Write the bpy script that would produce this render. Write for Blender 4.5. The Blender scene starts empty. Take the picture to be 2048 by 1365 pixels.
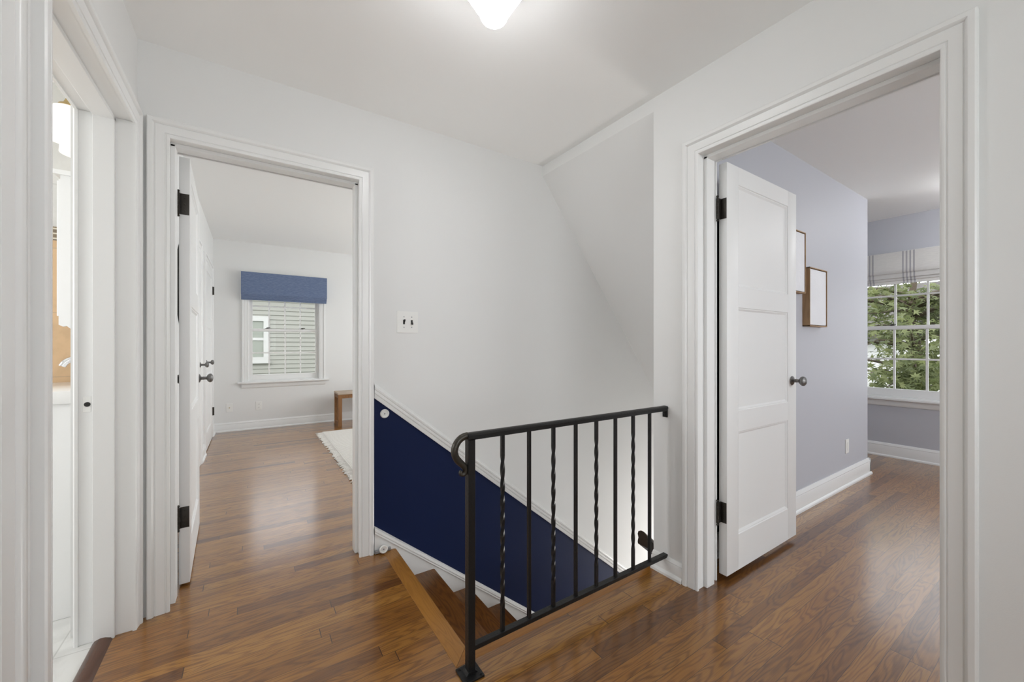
import bpy, bmesh, math, random
from mathutils import Matrix, Vector
random.seed(7)
C = bpy.context.scene.collection
SC = bpy.context.scene
R = math.radians

# ------------------------------------------------------------------ camera, world, lights, exposure
H = 1.155
cam = bpy.data.objects.new('camera', bpy.data.cameras.new('camera'))
C.objects.link(cam)
cam.location = (0, 0, H)
cam.rotation_euler = (R(90), 0, -math.atan2(.5515, .8342))
cam.data.sensor_width = 36
cam.data.lens = 788 / 2048 * 36
cam.data.shift_y = 7.5 / 2048
cam.data.clip_start = .02
SC.camera = cam
SC.view_settings.view_transform = 'Standard'
SC.view_settings.look = 'None'
SC.view_settings.gamma = 1
SC.view_settings.use_curve_mapping = False
SC.view_settings.exposure = 0.0
SC.cycles.use_denoising = True
SC.cycles.max_bounces = 14
SC.cycles.diffuse_bounces = 8
SC.cycles.sample_clamp_indirect = 6

w = bpy.data.worlds.new('overcast_sky'); SC.world = w
w.use_nodes = True
w.node_tree.nodes['Background'].inputs[0].default_value = (.93, .96, 1, 1)
w.node_tree.nodes['Background'].inputs[1].default_value = 2.7

def area(name, loc, rot, sx, sy, power, col=(1, 1, 1)):
    l = bpy.data.lights.new(name, 'AREA'); l.shape = 'RECTANGLE'
    l.size = sx; l.size_y = sy; l.energy = power; l.color = col
    o = bpy.data.objects.new(name, l); C.objects.link(o)
    o.location = loc; o.rotation_euler = rot
    return o
# area lights from beyond the frame; several are added fill
area('daylight_bedroom', (3.62, 4.4, 1.45), (R(100), 0, R(90)), 1.9, 1.35, 62, (.95, .98, 1))
area('fill_blue_room', (3.6, -2.72, 1.45), (R(90), 0, 0), 2.2, 1.35, 80, (.95, .98, 1))  # added fill through an invented side window
area('fill_hall', (.7, -1.75, 1.35), (R(118), 0, 0), 1.7, 1.3, 21, (.95, .98, 1))  # added soft fill from behind the viewer
area('fill_bathroom', (-2.32, 1.9, 1.6), (R(90), 0, R(-90)), .9, 1.1, 22)  # added fill through an invented opening in the bathroom wall
area('downstairs_light', (4.3, 1.75, -1.5), (R(90), 0, R(90)), .8, 1.6, 40, (1, .98, .95))  # light from the lit floor below, no window there
sun = bpy.data.objects.new('sun', bpy.data.lights.new('sun', 'SUN')); C.objects.link(sun)
sun.data.energy = 1.0; sun.data.angle = R(12); sun.rotation_euler = (R(38), R(-30), 0)

# ------------------------------------------------------------------ materials
def new_mat(name):
    m = bpy.data.materials.new(name); m.use_nodes = True
    nt = m.node_tree
    return m, nt, nt.nodes['Principled BSDF']
def N(nt, t, **kw):
    n = nt.nodes.new(t)
    for k, v in kw.items(): setattr(n, k, v)
    return n
def mat(name, col, rough=.5, metal=0, bump=0, bscale=120, var=0, spec=.5, coat=0):
    m, nt, p = new_mat(name)
    p.inputs['Base Color'].default_value = (*col, 1)
    p.inputs['Roughness'].default_value = rough
    p.inputs['Metallic'].default_value = metal
    p.inputs['Specular IOR Level'].default_value = spec
    p.inputs['Coat Weight'].default_value = coat
    p.inputs['Coat Roughness'].default_value = .1
    g = N(nt, 'ShaderNodeNewGeometry')
    if bump:
        n = N(nt, 'ShaderNodeTexNoise'); n.inputs['Scale'].default_value = bscale; n.inputs['Detail'].default_value = 4
        nt.links.new(g.outputs['Position'], n.inputs['Vector'])
        b = N(nt, 'ShaderNodeBump'); b.inputs['Strength'].default_value = bump; b.inputs['Distance'].default_value = .004
        nt.links.new(n.outputs['Fac'], b.inputs['Height']); nt.links.new(b.outputs['Normal'], p.inputs['Normal'])
    if var:
        n = N(nt, 'ShaderNodeTexNoise'); n.inputs['Scale'].default_value = 3; n.inputs['Detail'].default_value = 5
        nt.links.new(g.outputs['Position'], n.inputs['Vector'])
        r = N(nt, 'ShaderNodeValToRGB')
        r.color_ramp.elements[0].color = (*[c * (1 - var) for c in col], 1); r.color_ramp.elements[0].position = .35
        r.color_ramp.elements[1].color = (*[min(1, c * (1 + var)) for c in col], 1); r.color_ramp.elements[1].position = .65
        nt.links.new(n.outputs['Fac'], r.inputs['Fac']); nt.links.new(r.outputs['Color'], p.inputs['Base Color'])
    return m
def math_n(nt, op, a, b=None, c=None):
    n = N(nt, 'ShaderNodeMath', operation=op)
    for i, v in enumerate((a, b, c)):
        if v is None: continue
        if isinstance(v, (int, float)): n.inputs[i].default_value = v
        else: nt.links.new(v, n.inputs[i])
    return n.outputs[0]
def wood(name, cols, axis='X', width=.057, length=.9, seams=True, rough=.3, grain=1.0, coat=.25, axes=None):
    """strip boards along `axis`; every board its own tone and its own oak grain"""
    m, nt, p = new_mat(name)
    g = N(nt, 'ShaderNodeNewGeometry'); s = N(nt, 'ShaderNodeSeparateXYZ')
    nt.links.new(g.outputs['Position'], s.inputs[0])
    if axis == 'X': a, b, c = s.outputs[0], s.outputs[1], s.outputs[2]
    elif axis == 'Y': a, b, c = s.outputs[1], s.outputs[0], s.outputs[2]
    else: a, b, c = s.outputs[2], s.outputs[0], s.outputs[1]
    M = lambda op, x, y=None, z=None: math_n(nt, op, x, y, z)
    bw = M('DIVIDE', b, width); row = M('FLOOR', bw); fb = M('SUBTRACT', bw, row)
    wn = N(nt, 'ShaderNodeTexWhiteNoise', noise_dimensions='1D'); nt.links.new(row, wn.inputs['W'])
    al = M('DIVIDE', M('ADD', a, M('MULTIPLY', wn.outputs['Value'], 7.3)), length)
    colm = M('FLOOR', al); fa = M('SUBTRACT', al, colm)
    cx = N(nt, 'ShaderNodeCombineXYZ'); nt.links.new(row, cx.inputs[0]); nt.links.new(colm, cx.inputs[1])
    w2 = N(nt, 'ShaderNodeTexWhiteNoise', noise_dimensions='3D'); nt.links.new(cx.outputs[0], w2.inputs['Vector'])
    v = w2.outputs['Value']
    ramp = N(nt, 'ShaderNodeValToRGB'); e = ramp.color_ramp.elements
    e[0].color = (*cols[0], 1); e[1].color = (*cols[-1], 1)
    for i, cc in enumerate(cols[1:-1]):
        x = e.new((i + 1) / (len(cols) - 1)); x.color = (*cc, 1)
    nt.links.new(v, ramp.inputs['Fac'])
    def gv(sa, sb, off):
        q = N(nt, 'ShaderNodeCombineXYZ')
        nt.links.new(M('ADD', M('MULTIPLY', a, sa), M('MULTIPLY', v, off)), q.inputs[0])
        nt.links.new(M('ADD', M('MULTIPLY', b, sb), M('MULTIPLY', v, off * .7)), q.inputs[1])
        nt.links.new(M('MULTIPLY', c, sb), q.inputs[2])
        return q.outputs[0]
    n1 = N(nt, 'ShaderNodeTexNoise'); n1.inputs['Scale'].default_value = 1; n1.inputs['Detail'].default_value = 2
    n1.inputs['Roughness'].default_value = .45
    nt.links.new(gv(1.7, 13, 91), n1.inputs['Vector'])                   # contour lines of this are the cathedral figure
    rings = M('MULTIPLY_ADD', M('SINE', M('MULTIPLY', n1.outputs['Fac'], 95)), .5, .5)
    rings = M('POWER', rings, 2.2)
    n2 = N(nt, 'ShaderNodeTexNoise'); n2.inputs['Scale'].default_value = 1; n2.inputs['Detail'].default_value = 6
    nt.links.new(gv(9, 260, 53), n2.inputs['Vector'])                     # fine pores
    n3 = N(nt, 'ShaderNodeTexNoise'); n3.inputs['Scale'].default_value = 1; n3.inputs['Detail'].default_value = 3
    nt.links.new(gv(2.2, 20, 17), n3.inputs['Vector'])                    # broad tone
    dark = M('ADD', M('MULTIPLY', rings, .42 * grain), M('MULTIPLY', M('SUBTRACT', n2.outputs['Fac'], .35), .9 * grain))
    dark = M('ADD', dark, M('MULTIPLY', M('SUBTRACT', n3.outputs['Fac'], .5), .8))
    fac = M('MULTIPLY', M('MAXIMUM', dark, 0.0), .75)
    mx = N(nt, 'ShaderNodeMix', data_type='RGBA', blend_type='MULTIPLY')
    nt.links.new(fac, mx.inputs['Factor']); nt.links.new(ramp.outputs['Color'], mx.inputs['A'])
    mx.inputs['B'].default_value = (.27, .18, .12, 1)
    out = mx.outputs['Result']
    if seams:
        sb = M('LESS_THAN', M('ABSOLUTE', M('SUBTRACT', fb, .5)), .488)
        sa = M('LESS_THAN', M('ABSOLUTE', M('SUBTRACT', fa, .5)), .4988)
        seam = M('MULTIPLY', sb, sa)
        m2 = N(nt, 'ShaderNodeMix', data_type='RGBA'); nt.links.new(seam, m2.inputs['Factor'])
        m2.inputs['A'].default_value = (*[x * .3 for x in cols[0]], 1); nt.links.new(out, m2.inputs['B'])
        out = m2.outputs['Result']
        hgt = M('ADD', M('MULTIPLY', seam, .8), M('MULTIPLY', M('SUBTRACT', 1.0, rings), .06))
    else:
        hgt = M('MULTIPLY', M('SUBTRACT', 1.0, rings), .06)
    nt.links.new(out, p.inputs['Base Color'])
    bp = N(nt, 'ShaderNodeBump'); bp.inputs['Strength'].default_value = .25; bp.inputs['Distance'].default_value = .001
    nt.links.new(hgt, bp.inputs['Height']); nt.links.new(bp.outputs['Normal'], p.inputs['Normal'])
    nt.links.new(M('ADD', rough - .05, M('MULTIPLY', n3.outputs['Fac'], .12)), p.inputs['Roughness'])
    p.inputs['Coat Weight'].default_value = coat; p.inputs['Coat Roughness'].default_value = .19; p.inputs['Coat IOR'].default_value = 1.53; p.inputs['Specular IOR Level'].default_value = .3
    return m

OAK = [(.150, .057, .011), (.28, .118, .018), (.34, .153, .026), (.31, .130, .019), (.40, .19, .036), (.21, .080, .013)]
M_floor = wood('oak_strip_floor', OAK, 'X', length=1.25, coat=.95, grain=1.35)
M_tread = wood('oak_stair_tread', [(.18, .068, .011), (.23, .092, .017)], 'Y', .30, 3, False, .32, 1.4)
M_nose = wood('oak_nosing', [(.36, .160, .030), (.40, .185, .040)], 'Y', .4, 4, False, .3, .6)
M_nose_x = wood('oak_nosing_long', [(.30, .122, .020), (.33, .14, .026)], 'X', .4, 4, False, .3, .6)
M_thresh = wood('dark_threshold', [(.085, .036, .02), (.10, .045, .026)], 'Y', .4, 4, False, .25, .5)
M_bench = wood('bench_wood', [(.25, .12, .05), (.30, .15, .06)], 'Z', .4, 3, False, .5, .8, 0)
M_weave = mat('bench_woven_seat', (.42, .34, .27), .8, bump=1, bscale=90, var=.2)
M_frame = wood('frame_wood', [(.42, .27, .14), (.47, .31, .17)], 'Z', .4, 3, False, .5, .6, 0)
M_dark_wood = wood('handrail_wood', [(.030, .020, .014), (.04, .027, .019)], 'X', .4, 3, False, .35, .5)
M_wall = mat('wall_paint', (.79, .795, .79), .6, bump=.05, bscale=260)
M_trim = mat('trim_paint', (.82, .825, .82), .28, bump=.04, bscale=60)
M_door = mat('door_paint', (.82, .825, .82), .45, bump=.04, bscale=60)
M_ceil = mat('ceiling_paint', (.90, .905, .90), .75, bump=.05, bscale=260)
M_lav = mat('lavender_paint', (.52, .53, .575), .55, bump=.05, bscale=260)
M_iron = mat('black_iron', (.010, .010, .0105), .36, bump=.25, bscale=130, spec=.35)
M_iron_worn = mat('worn_iron', (.05, .045, .036), .3, .5, bump=.3, bscale=130)
M_hinge = mat('dark_bronze', (.045, .040, .034), .42, .7, bump=.2, bscale=200)
M_knob = mat('antique_pewter', (.20, .195, .19), .36, .8, bump=.5, bscale=150)
M_plate = mat('white_plastic', (.84, .84, .82), .3)
M_black = mat('black_plastic', (.012, .011, .010), .4)
M_steel = mat('brushed_steel', (.36, .37, .39), .4, .8)
M_brass = mat('aged_brass', (.50, .38, .18), .3, .9)
M_chrome = mat('chrome', (.75, .76, .78), .12, 1)
M_canvas = mat('canvas_white', (.80, .81, .84), .8, bump=.4, bscale=70, var=.03)
M_rug = mat('cream_cotton', (.74, .72, .68), .95, bump=1, bscale=160)
M_ceramic = mat('white_ceramic', (.86, .86, .85), .12)
M_mirror = mat('mirror_glass', (.8, .8, .8), .03, 1)
M_wsash = mat('window_vinyl', (.82, .82, .81), .35)
M_bark = mat('bark', (.11, .085, .06), .9, bump=1, bscale=30, var=.3)
M_ground = mat('lawn', (.12, .14, .075), .95, bump=1, bscale=8, var=.3)
M_roof = mat('asphalt_roof', (.12, .11, .105), .9, bump=1, bscale=30, var=.2)
M_ext_glass = mat('neighbour_glass', (.27, .29, .25), .3)
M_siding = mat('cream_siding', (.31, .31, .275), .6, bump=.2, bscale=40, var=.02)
M_siding2 = mat('white_siding', (.80, .80, .80), .6, bump=.2, bscale=40)

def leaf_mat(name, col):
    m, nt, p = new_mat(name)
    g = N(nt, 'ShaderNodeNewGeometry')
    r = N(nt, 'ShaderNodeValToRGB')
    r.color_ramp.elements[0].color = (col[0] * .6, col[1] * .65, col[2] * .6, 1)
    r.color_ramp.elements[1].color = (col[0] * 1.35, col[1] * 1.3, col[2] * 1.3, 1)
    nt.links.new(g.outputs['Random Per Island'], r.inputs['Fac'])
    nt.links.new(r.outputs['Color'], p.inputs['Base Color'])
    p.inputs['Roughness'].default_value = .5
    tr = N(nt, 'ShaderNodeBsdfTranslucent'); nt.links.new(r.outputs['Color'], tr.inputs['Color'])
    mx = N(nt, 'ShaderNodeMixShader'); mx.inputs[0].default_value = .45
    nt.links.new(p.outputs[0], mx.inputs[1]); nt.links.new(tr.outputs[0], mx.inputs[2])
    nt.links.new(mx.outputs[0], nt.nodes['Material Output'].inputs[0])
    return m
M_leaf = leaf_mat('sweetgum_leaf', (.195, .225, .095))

def glass_mat():
    m, nt, p = new_mat('window_glass')
    t = N(nt, 'ShaderNodeBsdfTransparent'); gl = N(nt, 'ShaderNodeBsdfGlossy'); gl.inputs['Roughness'].default_value = .02
    f = N(nt, 'ShaderNodeFresnel'); f.inputs['IOR'].default_value = 1.16
    mx = N(nt, 'ShaderNodeMixShader')
    nt.links.new(f.outputs[0], mx.inputs[0]); nt.links.new(t.outputs[0], mx.inputs[1]); nt.links.new(gl.outputs[0], mx.inputs[2])
    nt.links.new(mx.outputs[0], nt.nodes['Material Output'].inputs[0])
    return m
M_glass = glass_mat()

def emit_mat(name, col, s, base=(.9, .9, .9)):
    m, nt, p = new_mat(name)
    p.inputs['Base Color'].default_value = (*base, 1)
    p.inputs['Emission Color'].default_value = (*col, 1)
    p.inputs['Emission Strength'].default_value = s
    p.inputs['Roughness'].default_value = .2
    return m
M_globe = emit_mat('lit_opal_glass', (.98, .985, 1), 22)
M_globe_bed = emit_mat('lit_opal_glass_bedroom', (.98, .985, 1), 52)
M_globe_fill = emit_mat('fill_globe_lavender_room', (.98, .985, 1), 34)
M_shade = emit_mat('lit_bath_shade', (1, .93, .86), .55, (.8, .78, .75))

def stair_wall_mat():
    """white wall, painted navy under the chair rail of the stair"""
    m, nt, p = new_mat('stair_wall_paint')
    g = N(nt, 'ShaderNodeNewGeometry'); s = N(nt, 'ShaderNodeSeparateXYZ'); nt.links.new(g.outputs['Position'], s.inputs[0])
    M = lambda op, x, y=None: math_n(nt, op, x, y)
    below = M('LESS_THAN', s.outputs[2], M('SUBTRACT', .92 + .805 * .559, M('MULTIPLY', s.outputs[0], .805)))
    msk = M('MULTIPLY', M('MULTIPLY', below, M('GREATER_THAN', s.outputs[0], .5)), M('LESS_THAN', s.outputs[1], 2.3))
    mx = N(nt, 'ShaderNodeMix', data_type='RGBA'); nt.links.new(msk, mx.inputs['Factor'])
    mx.inputs['A'].default_value = (.79, .795, .79, 1); mx.inputs['B'].default_value = (.0095, .0175, .060, 1)
    nt.links.new(mx.outputs['Result'], p.inputs['Base Color'])
    nt.links.new(M('SUBTRACT', .6, M('MULTIPLY', msk, .12)), p.inputs['Roughness'])
    nt.links.new(M('SUBTRACT', .5, M('MULTIPLY', msk, .4)), p.inputs['Specular IOR Level'])
    n = N(nt, 'ShaderNodeTexNoise'); n.inputs['Scale'].default_value = 260; nt.links.new(g.outputs['Position'], n.inputs['Vector'])
    b = N(nt, 'ShaderNodeBump'); b.inputs['Strength'].default_value = .05; b.inputs['Distance'].default_value = .004
    nt.links.new(n.outputs['Fac'], b.inputs['Height']); nt.links.new(b.outputs['Normal'], p.inputs['Normal'])
    return m
M_stairwall = stair_wall_mat()

def tile_mat(name, c1, c2, grout, bw, bh, plane='XZ', rough=.25, offset=.5, mortar=.004, vein=0):
    m, nt, p = new_mat(name)
    g = N(nt, 'ShaderNodeNewGeometry'); s = N(nt, 'ShaderNodeSeparateXYZ'); nt.links.new(g.outputs['Position'], s.inputs[0])
    q = N(nt, 'ShaderNodeCombineXYZ')
    i = {'X': 0, 'Y': 1, 'Z': 2}
    nt.links.new(s.outputs[i[plane[0]]], q.inputs[0]); nt.links.new(s.outputs[i[plane[1]]], q.inputs[1])
    t = N(nt, 'ShaderNodeTexBrick'); t.offset = offset
    t.inputs['Scale'].default_value = 1; t.inputs['Brick Width'].default_value = bw; t.inputs['Row Height'].default_value = bh
    t.inputs['Mortar Size'].default_value = mortar; t.inputs['Color1'].default_value = (*c1, 1); t.inputs['Color2'].default_value = (*c2, 1)
    t.inputs['Mortar'].default_value = (*grout, 1)
    nt.links.new(q.outputs[0], t.inputs['Vector'])
    out = t.outputs['Color']
    if vein:
        n = N(nt, 'ShaderNodeTexNoise'); n.inputs['Scale'].default_value = 4; n.inputs['Detail'].default_value = 8; n.inputs['Distortion'].default_value = 1.5
        nt.links.new(g.outputs['Position'], n.inputs['Vector'])
        r = N(nt, 'ShaderNodeValToRGB'); r.color_ramp.elements[0].position = .42; r.color_ramp.elements[1].position = .55
        r.color_ramp.elements[0].color = (1 - vein, 1 - vein, 1 - vein, 1); r.color_ramp.elements[1].color = (1, 1, 1, 1)
        nt.links.new(n.outputs['Fac'], r.inputs['Fac'])
        mx = N(nt, 'ShaderNodeMix', data_type='RGBA', blend_type='MULTIPLY'); mx.inputs['Factor'].default_value = 1
        nt.links.new(out, mx.inputs['A']); nt.links.new(r.outputs['Color'], mx.inputs['B']); out = mx.outputs['Result']
    nt.links.new(out, p.inputs['Base Color']); p.inputs['Roughness'].default_value = rough
    return m
M_bathfloor = tile_mat('marble_floor_tile', (.72, .72, .70), (.68, .68, .66), (.55, .55, .53), .61, .305, 'XY', .2, .5, .0025, .12)
M_beige = tile_mat('beige_wall_tile', (.60, .42, .25), (.56, .38, .22), (.48, .35, .22), .33, .33, 'XZ', .3, 0, .003, .1)
M_mosaic = tile_mat('mosaic_strip_tile', (.26, .20, .13), (.16, .13, .10), (.6, .55, .45), .025, .025, 'XZ', .2, 0, .004)
M_greytile = tile_mat('pale_wall_tile', (.66, .66, .64), (.63, .63, .61), (.55, .55, .53), .33, .33, 'XZ', .3, 0, .003, .08)

def fabric(name, col, dark, stripes=None, thin=0):
    m, nt, p = new_mat(name)
    tc = N(nt, 'ShaderNodeTexCoord'); s = N(nt, 'ShaderNodeSeparateXYZ'); nt.links.new(tc.outputs['Object'], s.inputs[0])
    q = N(nt, 'ShaderNodeVectorMath', operation='MULTIPLY'); q.inputs[1].default_value = (30, 30, 420)
    nt.links.new(tc.outputs['Object'], q.inputs[0])
    n = N(nt, 'ShaderNodeTexNoise'); n.inputs['Scale'].default_value = 1; n.inputs['Detail'].default_value = 4
    nt.links.new(q.outputs[0], n.inputs['Vector'])
    r = N(nt, 'ShaderNodeValToRGB'); r.color_ramp.elements[0].color = (*dark, 1); r.color_ramp.elements[1].color = (*col, 1)
    r.color_ramp.elements[0].position = .3; r.color_ramp.elements[1].position = .7
    nt.links.new(n.outputs['Fac'], r.inputs['Fac'])
    out = r.outputs['Color']
    if stripes:
        M = lambda op, x, y=None: math_n(nt, op, x, y)
        per, cnt, st, scol = stripes
        f = M('MODULO', M('ADD', s.outputs[0], 10.0), per)
        inband = M('MULTIPLY', M('LESS_THAN', f, cnt * st), 1.0)
        k = M('DIVIDE', f, st); fr = M('SUBTRACT', k, M('FLOOR', k))
        msk = M('MULTIPLY', inband, M('LESS_THAN', fr, .45))
        mx = N(nt, 'ShaderNodeMix', data_type='RGBA'); nt.links.new(msk, mx.inputs['Factor'])
        nt.links.new(out, mx.inputs['A']); mx.inputs['B'].default_value = (*scol, 1); out = mx.outputs['Result']
    if thin:
        tr = N(nt, 'ShaderNodeBsdfTranslucent'); nt.links.new(out, tr.inputs['Color'])
        ms = N(nt, 'ShaderNodeMixShader'); ms.inputs[0].default_value = thin
        nt.links.new(p.outputs[0], ms.inputs[1]); nt.links.new(tr.outputs[0], ms.inputs[2]); nt.links.new(ms.outputs[0], nt.nodes['Material Output'].inputs[0])
    nt.links.new(out, p.inputs['Base Color']); p.inputs['Roughness'].default_value = .9
    b = N(nt, 'ShaderNodeBump'); b.inputs['Strength'].default_value = .3; b.inputs['Distance'].default_value = .002
    nt.links.new(n.outputs['Fac'], b.inputs['Height']); nt.links.new(b.outputs['Normal'], p.inputs['Normal'])
    return m
M_blue = fabric('blue_linen', (.19, .245, .37), (.10, .14, .25))
M_stripe = fabric('striped_linen', (.88, .87, .85), (.80, .79, .78), (.305, 4, .026, (.50, .49, .52)), .3)

# ------------------------------------------------------------------ mesh helpers
class MB:
    def __init__(s): s.bm = bmesh.new()
    def add(s, vs, fs, M=None):
        v = [s.bm.verts.new((M @ Vector(p)) if M else p) for p in vs]
        for f in fs:
            try: s.bm.faces.new([v[i] for i in f])
            except ValueError: pass
        return v
    def box(s, x0, x1, y0, y1, z0, z1, bev=0, M=None, seg=2):
        vs = [(x, y, z) for x in (x0, x1) for y in (y0, y1) for z in (z0, z1)]
        fs = [(0, 1, 3, 2), (4, 6, 7, 5), (0, 4, 5, 1), (2, 3, 7, 6), (0, 2, 6, 4), (1, 5, 7, 3)]
        if not bev: s.add(vs, fs, M); return s
        t = bmesh.new(); v = [t.verts.new(p) for p in vs]
        for f in fs: t.faces.new([v[i] for i in f])
        bmesh.ops.recalc_face_normals(t, faces=t.faces)
        bmesh.ops.bevel(t, geom=t.edges[:], offset=bev, segments=seg, profile=.5, affect='EDGES')
        s._merge(t, M); return s
    def _merge(s, t, M=None):
        t.verts.index_update()
        mp = [s.bm.verts.new((M @ q.co) if M else q.co) for q in t.verts]
        for f in t.faces:
            try: s.bm.faces.new([mp[q.index] for q in f.verts])
            except ValueError: pass
        t.free()
    def prism(s, pts, d0, d1, fn, M=None):
        """polygon pts (2-D) swept from d0 to d1; fn(u, v, d) -> 3-D"""
        n = len(pts)
        vs = [fn(u, v, d0) for u, v in pts] + [fn(u, v, d1) for u, v in pts]
        fs = [(i, (i + 1) % n, n + (i + 1) % n, n + i) for i in range(n)] + [tuple(range(n)), tuple(range(2 * n - 1, n - 1, -1))]
        s.add(vs, fs, M); return s
    def lathe(s, prof, seg=24, M=None):
        vs, fs = [], []
        for r, z in prof:
            for k in range(seg):
                a = 2 * math.pi * k / seg
                vs.append((r * math.cos(a), r * math.sin(a), z))
        for i in range(len(prof) - 1):
            for k in range(seg):
                fs.append((i * seg + k, i * seg + (k + 1) % seg, (i + 1) * seg + (k + 1) % seg, (i + 1) * seg + k))
        fs.append(tuple(range(seg))); fs.append(tuple(range(len(prof) * seg - 1, (len(prof) - 1) * seg - 1, -1)))
        s.add(vs, fs, M); return s
    def tube(s, pts, rad, seg=10, M=None, flat=1.0):
        pts = [Vector(p) for p in pts]; vs, fs = [], []
        up = None
        for i, p in enumerate(pts):
            t = (pts[min(i + 1, len(pts) - 1)] - pts[max(i - 1, 0)]).normalized()
            if up is None:
                up = Vector((0, 0, 1)) if abs(t.z) < .9 else Vector((1, 0, 0))
            b = t.cross(up).normalized(); up = b.cross(t).normalized()
            r = rad[i] if isinstance(rad, (list, tuple)) else rad
            for k in range(seg):
                a = 2 * math.pi * k / seg
                vs.append(tuple(p + b * (r * math.cos(a) * flat) + up * (r * math.sin(a))))
        for i in range(len(pts) - 1):
            for k in range(seg):
                fs.append((i * seg + k, i * seg + (k + 1) % seg, (i + 1) * seg + (k + 1) % seg, (i + 1) * seg + k))
        fs.append(tuple(range(seg))); fs.append(tuple(range(len(pts) * seg - 1, (len(pts) - 1) * seg - 1, -1)))
        s.add(vs, fs, M); return s
    def build(s, name, m, parent=None, smooth=None):
        bmesh.ops.recalc_face_normals(s.bm, faces=s.bm.faces)
        me = bpy.data.meshes.new(name); s.bm.to_mesh(me); s.bm.free()
        me.materials.append(m)
        if smooth:
            me.shade_smooth(); me.set_sharp_from_angle(angle=R(smooth))
        o = bpy.data.objects.new(name, me); C.objects.link(o)
        if parent: o.parent = parent
        return o
def tag(o, label=None, cat=None, group=None, kind=None):
    if label: o['label'] = label
    if cat: o['category'] = cat
    if group: o['group'] = group
    if kind: o['kind'] = kind
    return o
def struct(o, label, cat): return tag(o, label, cat, kind='structure')
def empty(name, loc=(0, 0, 0), M=None):
    o = bpy.data.objects.new(name, None); C.objects.link(o); o.empty_display_size = .05
    if M is not None: o.matrix_world = M
    else: o.location = loc
    return o
def copy_tree(o, parent=None):
    c = o.copy(); C.objects.link(c)
    if parent: c.parent = parent
    for ch in [x for x in bpy.data.objects if x.parent == o]: copy_tree(ch, c)
    return c
def wall_boxes(mb, axis, p0, p1, a0, a1, z0, z1, ops=()):
    """slab with rectangular openings (a0, a1, z0, z1)"""
    def bx(u0, u1, w0, w1):
        if u1 - u0 < 1e-5 or w1 - w0 < 1e-5: return
        if axis == 'Y': mb.box(u0, u1, p0, p1, w0, w1)
        else: mb.box(p0, p1, u0, u1, w0, w1)
    u = a0
    for o in sorted(ops):
        bx(u, o[0], z0, z1); bx(o[0], o[1], z0, o[2]); bx(o[0], o[1], o[3], z1); u = o[1]
    bx(u, a1, z0, z1)
    return mb

# ------------------------------------------------------------------ the shell: floors, walls, ceilings
YB, YB2 = 2.247, 2.402          # wall between hall and far bedroom
XR, XR2 = 1.75, 1.885           # wall between hall and blue room
XL, XL2 = -.40, -.553           # wall between hall and bathroom
ZC, ZA, ZBR = 2.442, 2.545, 2.46
YS = 1.307                      # end of the hall wall where the stairwell opens
SX = .687                       # top stair nosing
RUN, RISE = .2325, .1875
SLOPE = RISE / RUN

m = MB()
m.box(-.46, .61, 1.283, YB, -.25, 0); m.box(-.46, XR2 + .02, -1.7, 1.283, -.25, 0)
m.box(XR2 + .02, 5.5, -2.7, 1.25, -.25, 0); m.box(4.6, 5.5, 1.25, 2.35, -.25, 0)
m.box(-.3145, .5075, YB, YB2, -.25, 0); m.box(-.46, 3.6, YB2, 6.46, -.25, 0)
struct(m.build('floor', M_floor), 'brown oak strip floor of hall and bedrooms', 'floor')
m = MB(); m.box(-2.3, -.49, .5, 3.0, -.25, 0)
struct(m.build('floor_bathroom', M_bathfloor), 'pale marble tile floor beyond the dark bathroom threshold', 'floor')
m = MB(); m.box(.3, 4.6, 1.25, YB, -2.75, -2.66)
struct(m.build('floor_downstairs', M_floor), 'oak floor at the foot of the stairs', 'floor')

m = MB(); m.box(XL2, XR2, -1.7, YB2 - .05, ZC, ZC + .12)
struct(m.build('ceiling', M_ceil), 'white hall ceiling around the glowing lamp', 'ceiling')
m = MB(); m.box(-.55, 3.7, YB2 - .05, 6.6, ZA, ZA + .12)
struct(m.build('ceiling_bedroom', M_ceil), 'white ceiling of the room with the blue window shade', 'ceiling')
m = MB(); m.box(XR2, 5.7, -2.8, 2.5, ZBR, ZBR + .12)
struct(m.build('ceiling_blue_room', M_ceil), 'white ceiling over the lavender walls', 'ceiling')
m = MB(); m.box(-2.4, XL2, .4, 3.1, 2.5, 2.62)
struct(m.build('ceiling_bathroom', M_ceil), 'bright bathroom ceiling above the opal lamp shades', 'ceiling')

m = MB(); wall_boxes(m, 'Y', YB, YB2, -.55, 4.7, -2.75, ZA + .1, [(-.315, .508, -.26, 2.065)])
struct(m.build('wall_back', M_stairwall), 'white wall beside the stairs, navy blue under the sloping chair rail', 'wall')
m = MB(); wall_boxes(m, 'X', XR, XR2, -1.7, YS, 0, ZC + .1, [(.262, 1.078, 0, 2.065)])
m.prism([(YS, 2.372), (YB, 2.372), (YB, ZC + .1), (YS, ZC + .1)], XR, XR2, lambda u, v, d: (d, u, v))
struct(m.build('wall_right', M_wall), 'white hall wall around the doorway to the lavender room', 'wall')
m = MB(); wall_boxes(m, 'X', XL2, XL, -1.7, YB, 0, ZC + .1, [(1.345, 2.20, 0, 2.065)])
struct(m.build('wall_left', M_wall), 'white hall wall around the bathroom doorway', 'wall')
m = MB(); wall_boxes(m, 'Y', -1.7, -1.58, XL, XR, 0, ZC + .1, [(-.1, 1.5, .9, 2.1)])
struct(m.build('wall_front', M_wall), 'white hall wall behind the viewer', 'wall')
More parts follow.
